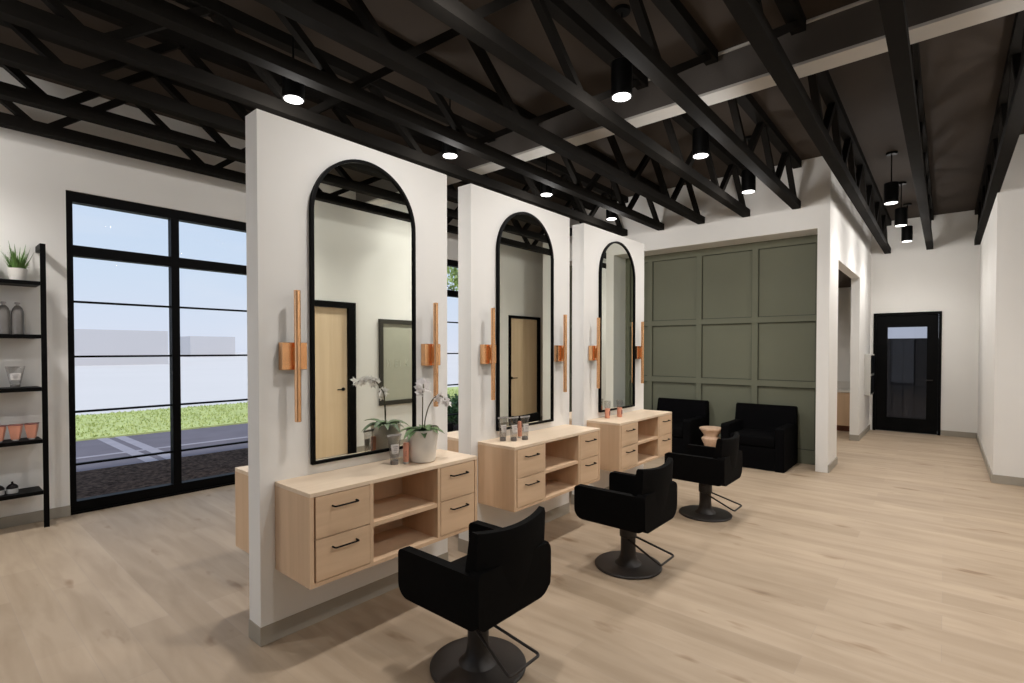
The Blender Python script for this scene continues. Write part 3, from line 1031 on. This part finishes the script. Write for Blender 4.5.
st2 = [(.01, 0, .19), (.018, -.002, .27), (.04, -.004, .35), (.075, -.006, .41), (.115, -.008, .43), (.15, -.010, .41), (.175, -.011, .375)]
for st in (st1, st2):
    bm = new_bm(); tube(bm, fillet_path(st, .02, 3), .0042, 8)
    obj('stem', bm, 'stem', orc, smooth=True)
def spray(st, n, size, a, b):
    for k in range(n):
        t = a + (b - a) * k / (n - 1)
        f = t * (len(st) - 1); i0 = min(int(f), len(st) - 2); u = f - i0
        p = Vector(st[i0]).lerp(Vector(st[i0 + 1]), u)
        p += Vector((rr.uniform(-.022, .022), rr.uniform(-.015, .015), rr.uniform(-.028, .012)))
        bm = new_bm()
        blossom(bm, p, (rr.uniform(-1, .6), rr.uniform(-1.2, .3), rr.uniform(-.1, .8)), size)
        obj('blossom', bm, 'petal', orc)
spray(st1, 20, .037, .52, 1.0)
spray(st2, 15, .032, .60, 1.0)

# ladder shelf
SX0, SX1 = -.55, .812
sh = thing('wall_shelf_unit', (SX1, 6.41, 0), 'tall black metal shelf unit against the white wall by the window', 'shelf unit')
for x0 in (-.038, SX0 - SX1):
    bm = new_bm()
    box(bm, x0, x0 + .038, -.25, -.232, 0, 2.545)
    box(bm, x0, x0 + .038, -.232, -.0, 2.49, 2.545)
    obj('upright', bm, 'black', sh)
SZ = [2.205, 1.732, 1.262, .795, .335]
for z in SZ:
    bm = new_bm(); box(bm, SX0 - SX1 + .039, -.039, -.249, -.004, z - .034, z, .002)
    obj('shelf_board', bm, 'black', sh)

def grass_pot(x, label, seed):
    g_ = thing('potted_grass', (x, 6.29, SZ[0] + .0005), label, 'plant', 'potted grass plants on the top shelf')
    bm = new_bm(); lathe(bm, [(.048, 0), (.052, .004), (.068, .105), (.068, .110), (.062, .110), (.06, .09), (.0005, .088)], n=32, cap=False)
    obj('pot', bm, 'pot', g_, smooth=True)
    bm = new_bm(); q = random.Random(seed)
    for k in range(170):
        a = q.uniform(0, 2 * PI); r_ = q.uniform(0, .05)
        L = q.uniform(.10, .20)
        leaf_blade(bm, (r_ * math.cos(a), r_ * math.sin(a), .09), a + q.uniform(-.5, .5), L * q.uniform(.12, .46), q.uniform(.006, .011), 0.0 + q.uniform(0, .6), n=3, lift=1.4 + q.uniform(.2, 2.4))
    tag(obj('grass_blades', bm, 'leaf', g_), kind='stuff')
grass_pot(.64, 'potted grass in white pot nearest the upright of the shelf', 11)
grass_pot(.425, 'potted grass in white pot cut by the left photo edge', 12)

def make_bottle(label):
    r = thing('smoky_bottle', (0, 0, 0), label, 'bottle', 'smoky round shouldered bottles on the second shelf')
    bm = new_bm(); lathe(bm, [(.038, 0), (.042, .004), (.042, .180), (.040, .205), (.032, .232), (.020, .250), (.013, .256)], n=32)
    obj('bottle_body', bm, 'bottle', r, smooth=True)
    bm = new_bm(); lathe(bm, [(.012, .256), (.012, .268), (.020, .270), (.020, .282), (.016, .286)], n=24)
    obj('stopper', bm, 'tube_solid', r, smooth=True)
    return r
b0 = make_bottle('smoky bottle on the second shelf, nearest the upright'); b0.location = (.637, 6.29, SZ[1] + .0005)
b1 = copy_tree(b0, None, 'middle smoky bottle of the row on the second shelf', (.548, 6.29, SZ[1] + .0005))
b2 = copy_tree(b0, None, 'smoky bottle on the second shelf cut by the left photo edge', (.459, 6.29, SZ[1] + .0005))

tc = copy_tree(t0, None, 'large clear tube alone on the third shelf', (.61, 6.24, SZ[2] + .0005), 0)
tc.scale = (1.35, 1.2, 1.0)
tc['group'] = 'tubes on the shelf unit'

def make_box_tube(label):
    r = thing('coral_box_tube', (0, 0, 0), label, 'tube', 'tapered coral tubes on the fourth shelf')
    bm = new_bm()
    va = [bm.verts.new(p) for p in ((-.026, -.022, .012), (.026, -.022, .012), (.026, .022, .012), (-.026, .022, .012))]
    vb = [bm.verts.new(p) for p in ((-.044, -.03, .135), (.044, -.03, .135), (.044, .03, .135), (-.044, .03, .135))]
    bm.faces.new(va); bm.faces.new(vb)
    for k in range(4):
        bm.faces.new((va[k], va[(k + 1) % 4], vb[(k + 1) % 4], vb[k]))
    bmesh.ops.bevel(bm, geom=bm.edges[:], offset=.003, segments=2, affect='EDGES')
    obj('tube_body', bm, 'coral', r)
    bm = new_bm(); box(bm, -.046, .046, -.032, .032, .1352, .145, .002)
    obj('lid', bm, 'coral_dark', r)
    bm = new_bm(); lathe(bm, [(.02, 0), (.022, .002), (.022, .0118)], n=20)
    obj('foot_cap', bm, 'label', r, smooth=True)
    return r
x0_ = make_box_tube('tapered coral tube on the fourth shelf, nearest the upright'); x0_.location = (.712, 6.245, SZ[3] + .0005); x0_.rotation_euler.z = -.35
copy_tree(x0_, None, 'middle tapered coral tube on the fourth shelf', (.607, 6.245, SZ[3] + .0005), -.35)
copy_tree(x0_, None, 'tapered coral tube on the fourth shelf at the left photo edge', (.502, 6.245, SZ[3] + .0005), -.35)

def make_jar(label):
    r = thing('cream_jar', (0, 0, 0), label, 'jar', 'small jars with dark lids on the bottom shelf')
    bm = new_bm(); lathe(bm, [(.036, 0), (.039, .003), (.040, .038), (.036, .042)], n=28)
    obj('jar_body', bm, 'jar_glass', r, smooth=True)
    bm = new_bm(); lathe(bm, [(.038, .042), (.040, .046), (.038, .058), (.026, .074), (.012, .082), (.007, .088), (.009, .098), (.004, .102)], n=28)
    obj('lid', bm, 'jar_lid', r, smooth=True)
    return r
j0 = make_jar('dark lidded jar on the bottom shelf, right of its twin'); j0.location = (.582, 6.26, SZ[4] + .0005)
copy_tree(j0, None, 'dark lidded jar on the bottom shelf at the left photo edge', (.495, 6.26, SZ[4] + .0005))

# framed sign on the opposite wall (seen in the first mirror)
sg = thing('framed_sign', (4.86, YO + .001, .70), 'dark framed grey green sign with pale letters beside a maple door', 'sign')
bm = new_bm(); W_, H_ = .95, 1.385
box(bm, 0, .07, 0, .035, 0, H_); box(bm, W_ - .07, W_, 0, .035, 0, H_); box(bm, .07, W_ - .07, 0, .035, 0, .07); box(bm, .07, W_ - .07, 0, .035, H_ - .07, H_)
obj('sign_frame', bm, 'sign_frame', sg)
bm = new_bm(); box(bm, .07, W_ - .07, .004, .014, .07, H_ - .07)
obj('sign_panel', bm, 'sign', sg)
bm = new_bm()
def stroke(x0, z0, x1, z1, t=.012):
    d = Vector((x1 - x0, 0, z1 - z0)).normalized(); n_ = Vector((-d.z, 0, d.x)) * t / 2
    a, b = Vector((x0, 0, z0)), Vector((x1, 0, z1))
    prism(bm, [(p.x, p.z) for p in (a - n_, b - n_, b + n_, a + n_)], 'Y', .0142, .018)
zb_, zt_ = .62, .74
stroke(.15, zb_, .15, zt_); stroke(.15, zb_, .20, zt_); stroke(.20, zt_, .215, zb_)          # N-like
for z in (zb_, (zb_ + zt_) / 2 - .01, zt_ - .03): stroke(.31, z + .006, .36, z + .006)       # E
stroke(.31, zb_, .31, zt_ - .02)
stroke(.41, zb_, .41, zt_ - .02)                                                               # I
stroke(.52, zb_, .52, zt_); stroke(.52, zb_ + .05, .57, zt_); stroke(.53, zb_ + .06, .575, zb_)  # K
stroke(.67, zt_, .70, zb_); stroke(.70, zb_, .74, zt_)                                         # V
obj('sign_letters', bm, 'sign_text', sg)

# wall box by the black door
wb = thing('wall_box', (11.49, 1.149, .75), 'slim grey metal box with dark front on the wall by the black door', 'wall box')
bm = new_bm(); box(bm, 0, .62, -.095, 0, 0, .76, .004)
obj('housing', bm, 'boxmetal', wb)
for z0, z1 in ((.03, .355), (.40, .73)):
    bm = new_bm(); box(bm, .03, .59, -.103, -.0952, z0, z1)
    obj('dark_panel', bm, 'black', wb)

# side room counter
sc = thing('base_cabinet', (11.8, 1.30, 0), 'maple base cabinet seen through the doorless opening', 'cabinet')
bm = new_bm(); box(bm, 0, .59, 0, 2.2, .11, .76)
obj('cabinet_body', bm, 'wood_z', sc)
for k in range(4):
    bm = new_bm(); box(bm, -.018, -.0005, k * .55 + .003, k * .55 + .547, .115, .755, .002)
    obj('cabinet_door', bm, 'wood_z', sc)
bm = new_bm(); box(bm, .05, .59, 0, 2.2, 0, .1095)
obj('toe_kick', bm, 'kick', sc)
bm = new_bm(); box(bm, -.03, .595, -.0, 2.2, .7605, .80, .003)
obj('worktop', bm, 'stone', sc)
bm = new_bm(); box(bm, .575, .595, 0, 2.2, .8005, .95)
obj('backsplash', bm, 'stone', sc)

# ------------------------------------------------------------------ outside
GZ = -.03
def ground(name, x0, x1, y0, y1, z, mat, label, cat='ground', kind='structure'):
    bm = new_bm(); box(bm, x0, x1, y0, y1, z - .06, z)
    return tag(obj(name, bm, mat), label, cat, kind=kind)
bm = new_bm(); box(bm, -250, 300, YO - 60, 320, GZ - .16, GZ - .10)
tag(obj('ground', bm, 'ext_white'), 'pale open ground stretching to the white blocks', 'ground', kind='structure')
ground('mulch_bed', -14, 30, YB + .16, 8.75, GZ + .01, 'mulch', 'dark mulch bed under the tall window')
ground('driveway', -14, 30, 8.75, 11.75, GZ, 'asphalt', 'blue grey paved drive beyond the window')
bm = new_bm()
box(bm, -14, 30, 9.82, 9.94, GZ + .0005, GZ + .006)
box(bm, 2.20, 2.36, 8.75, 9.82, GZ + .0005, GZ + .0062); box(bm, 2.46, 2.62, 8.75, 9.82, GZ + .0005, GZ + .0062)
box(bm, 2.20, 2.36, 9.94, 11.75, GZ + .0005, GZ + .0062); box(bm, 2.46, 2.62, 9.94, 11.75, GZ + .0005, GZ + .0062)
tag(obj('paving_strips', bm, 'kerb'), 'pale paving strips crossing on the blue grey drive', 'paving', kind='structure')
ground('lawn_soil', -14, 40, 11.75, 16.0, GZ + .03, 'grass', 'bright green lawn strip beyond the drive')
bm = new_bm(); q = random.Random(5)
for k in range(9000):
    x, y = q.uniform(.5, 14), q.uniform(11.76, 16)
    if (x - 6.15) ** 2 + (y - 13.6) ** 2 < .6: continue
    a = q.uniform(0, PI); h = q.uniform(.02, .06); w_ = .02
    dx, dy = math.cos(a) * w_, math.sin(a) * w_
    bm.faces.new([bm.verts.new((x - dx, y - dy, GZ + .029)), bm.verts.new((x + dx, y + dy, GZ + .029)), bm.verts.new((x + q.uniform(-.03, .03), y + q.uniform(-.03, .03), GZ + .03 + h))])
tag(obj('lawn_grass', bm, 'grass'), 'short bright grass blades of the lawn strip', 'grass', kind='stuff')

bm = new_bm(); box(bm, 70 * .142, 70 * .2840, 70, 82, GZ - .1, 3.75)
bm2 = new_bm()
tag(obj('white_block_building', bm, 'ext_bldg'), 'long low white block far beyond the lawn, left of the mullion', 'building')
bm2.free()
bm = new_bm(); box(bm, 128 * .3175, 128 * .391, 128, 140, GZ - .1, 4.55)
tag(obj('white_block_building', bm, 'ext_bldg'), 'smaller white block far beyond the lawn, right of the mullion', 'building')

def foliage(bm, c, rad, n, size, q):
    for k in range(n):
        u = Vector((q.gauss(0, 1), q.gauss(0, 1), q.gauss(0, 1))).normalized() * (q.random() ** .4)
        p = Vector((c[0] + u.x * rad[0], c[1] + u.y * rad[1], c[2] + u.z * rad[2]))
        a = Vector((q.gauss(0, 1), q.gauss(0, 1), q.gauss(0, 1))).normalized(); b = a.cross(Vector((q.gauss(0, 1), q.gauss(0, 1), q.gauss(0, 1)))).normalized()
        s = size * q.uniform(.6, 1.3)
        vs = [bm.verts.new(p + v) for v in (a * s, b * s * .5, -a * s, -b * s * .5)]
        bm.faces.new(vs)

def tree(x, y, h, crown, label, seed, leaf='tree_leaf', n=1500, size=.08, group=None):
    q = random.Random(seed)
    r = thing('tree', (x, y, GZ - .02), label, 'tree', group)
    bm = new_bm()
    tube(bm, [(0, 0, 0), (.04, .02, h * .3), (.0, .05, h * .6), (.05, .0, h * .85)], [.09, .07, .05, .02], 10)
    for k in range(5):
        a = q.uniform(0, 2 * PI)
        tube(bm, [(0, .03, h * (.4 + .08 * k)), (math.cos(a) * crown[0] * .4, math.sin(a) * crown[1] * .4, h * (.55 + .08 * k)), (math.cos(a) * crown[0] * .75, math.sin(a) * crown[1] * .75, h * (.66 + .07 * k))], [.03, .02, .008], 6)
    obj('trunk', bm, 'bark', r, smooth=True)
    bm = new_bm()
    for k in range(9):
        a = q.uniform(0, 2 * PI); f = q.uniform(.2, .65)
        foliage(bm, (math.cos(a) * crown[0] * f, math.sin(a) * crown[1] * f, h - crown[2] + q.uniform(-.5, .5) * crown[2]), (crown[0] * .5, crown[1] * .5, crown[2] * .5), n // 9, size, q)
    obj('crown', bm, leaf, r)
tree(10.35, 9.9, 4.3, (1.35, 1.3, .75), 'bright leafy tree seen through the gap between partitions', 4)
def shrub(x, y, label, seed, sz=(.55, .5, .34)):
    q = random.Random(seed)
    r = thing('shrub', (x, y, GZ + .01), label, 'shrub', 'shrubs outside the windows')
    bm = new_bm()
    for k in range(6):
        a = 2 * PI * k / 6
        tube(bm, [(0, 0, 0), (math.cos(a) * sz[0] * .3, math.sin(a) * sz[1] * .3, sz[2]), (math.cos(a) * sz[0] * .6, math.sin(a) * sz[1] * .6, sz[2] * 1.6)], [.012, .008, .004], 6)
    obj('stems', bm, 'bark', r)
    bm = new_bm(); foliage(bm, (0, 0, sz[2] * 1.35), sz, 1500, .045, q)
    obj('leaves', bm, 'shrub_leaf', r)
shrub(7.15, 7.65, 'dark green shrub in the mulch seen through the partition gap', 8, (.55, .5, .30))
shrub(6.15, 13.6, 'shrub on the lawn at the right edge of the tall window', 9, (.42, .42, .5))

# dark fence outside the black door
bm = new_bm()
box(bm, 14.0, 14.06, -2.5, 3.5, GZ - .1, 1.84)
y_ = -2.5
while y_ < 3.5:
    box(bm, 13.985, 14.0, y_ + .01, y_ + .19, GZ - .08, 1.82); y_ += .2
tag(obj('garden_fence', bm, 'fence'), 'dark board fence seen through the black door glass', 'fence')
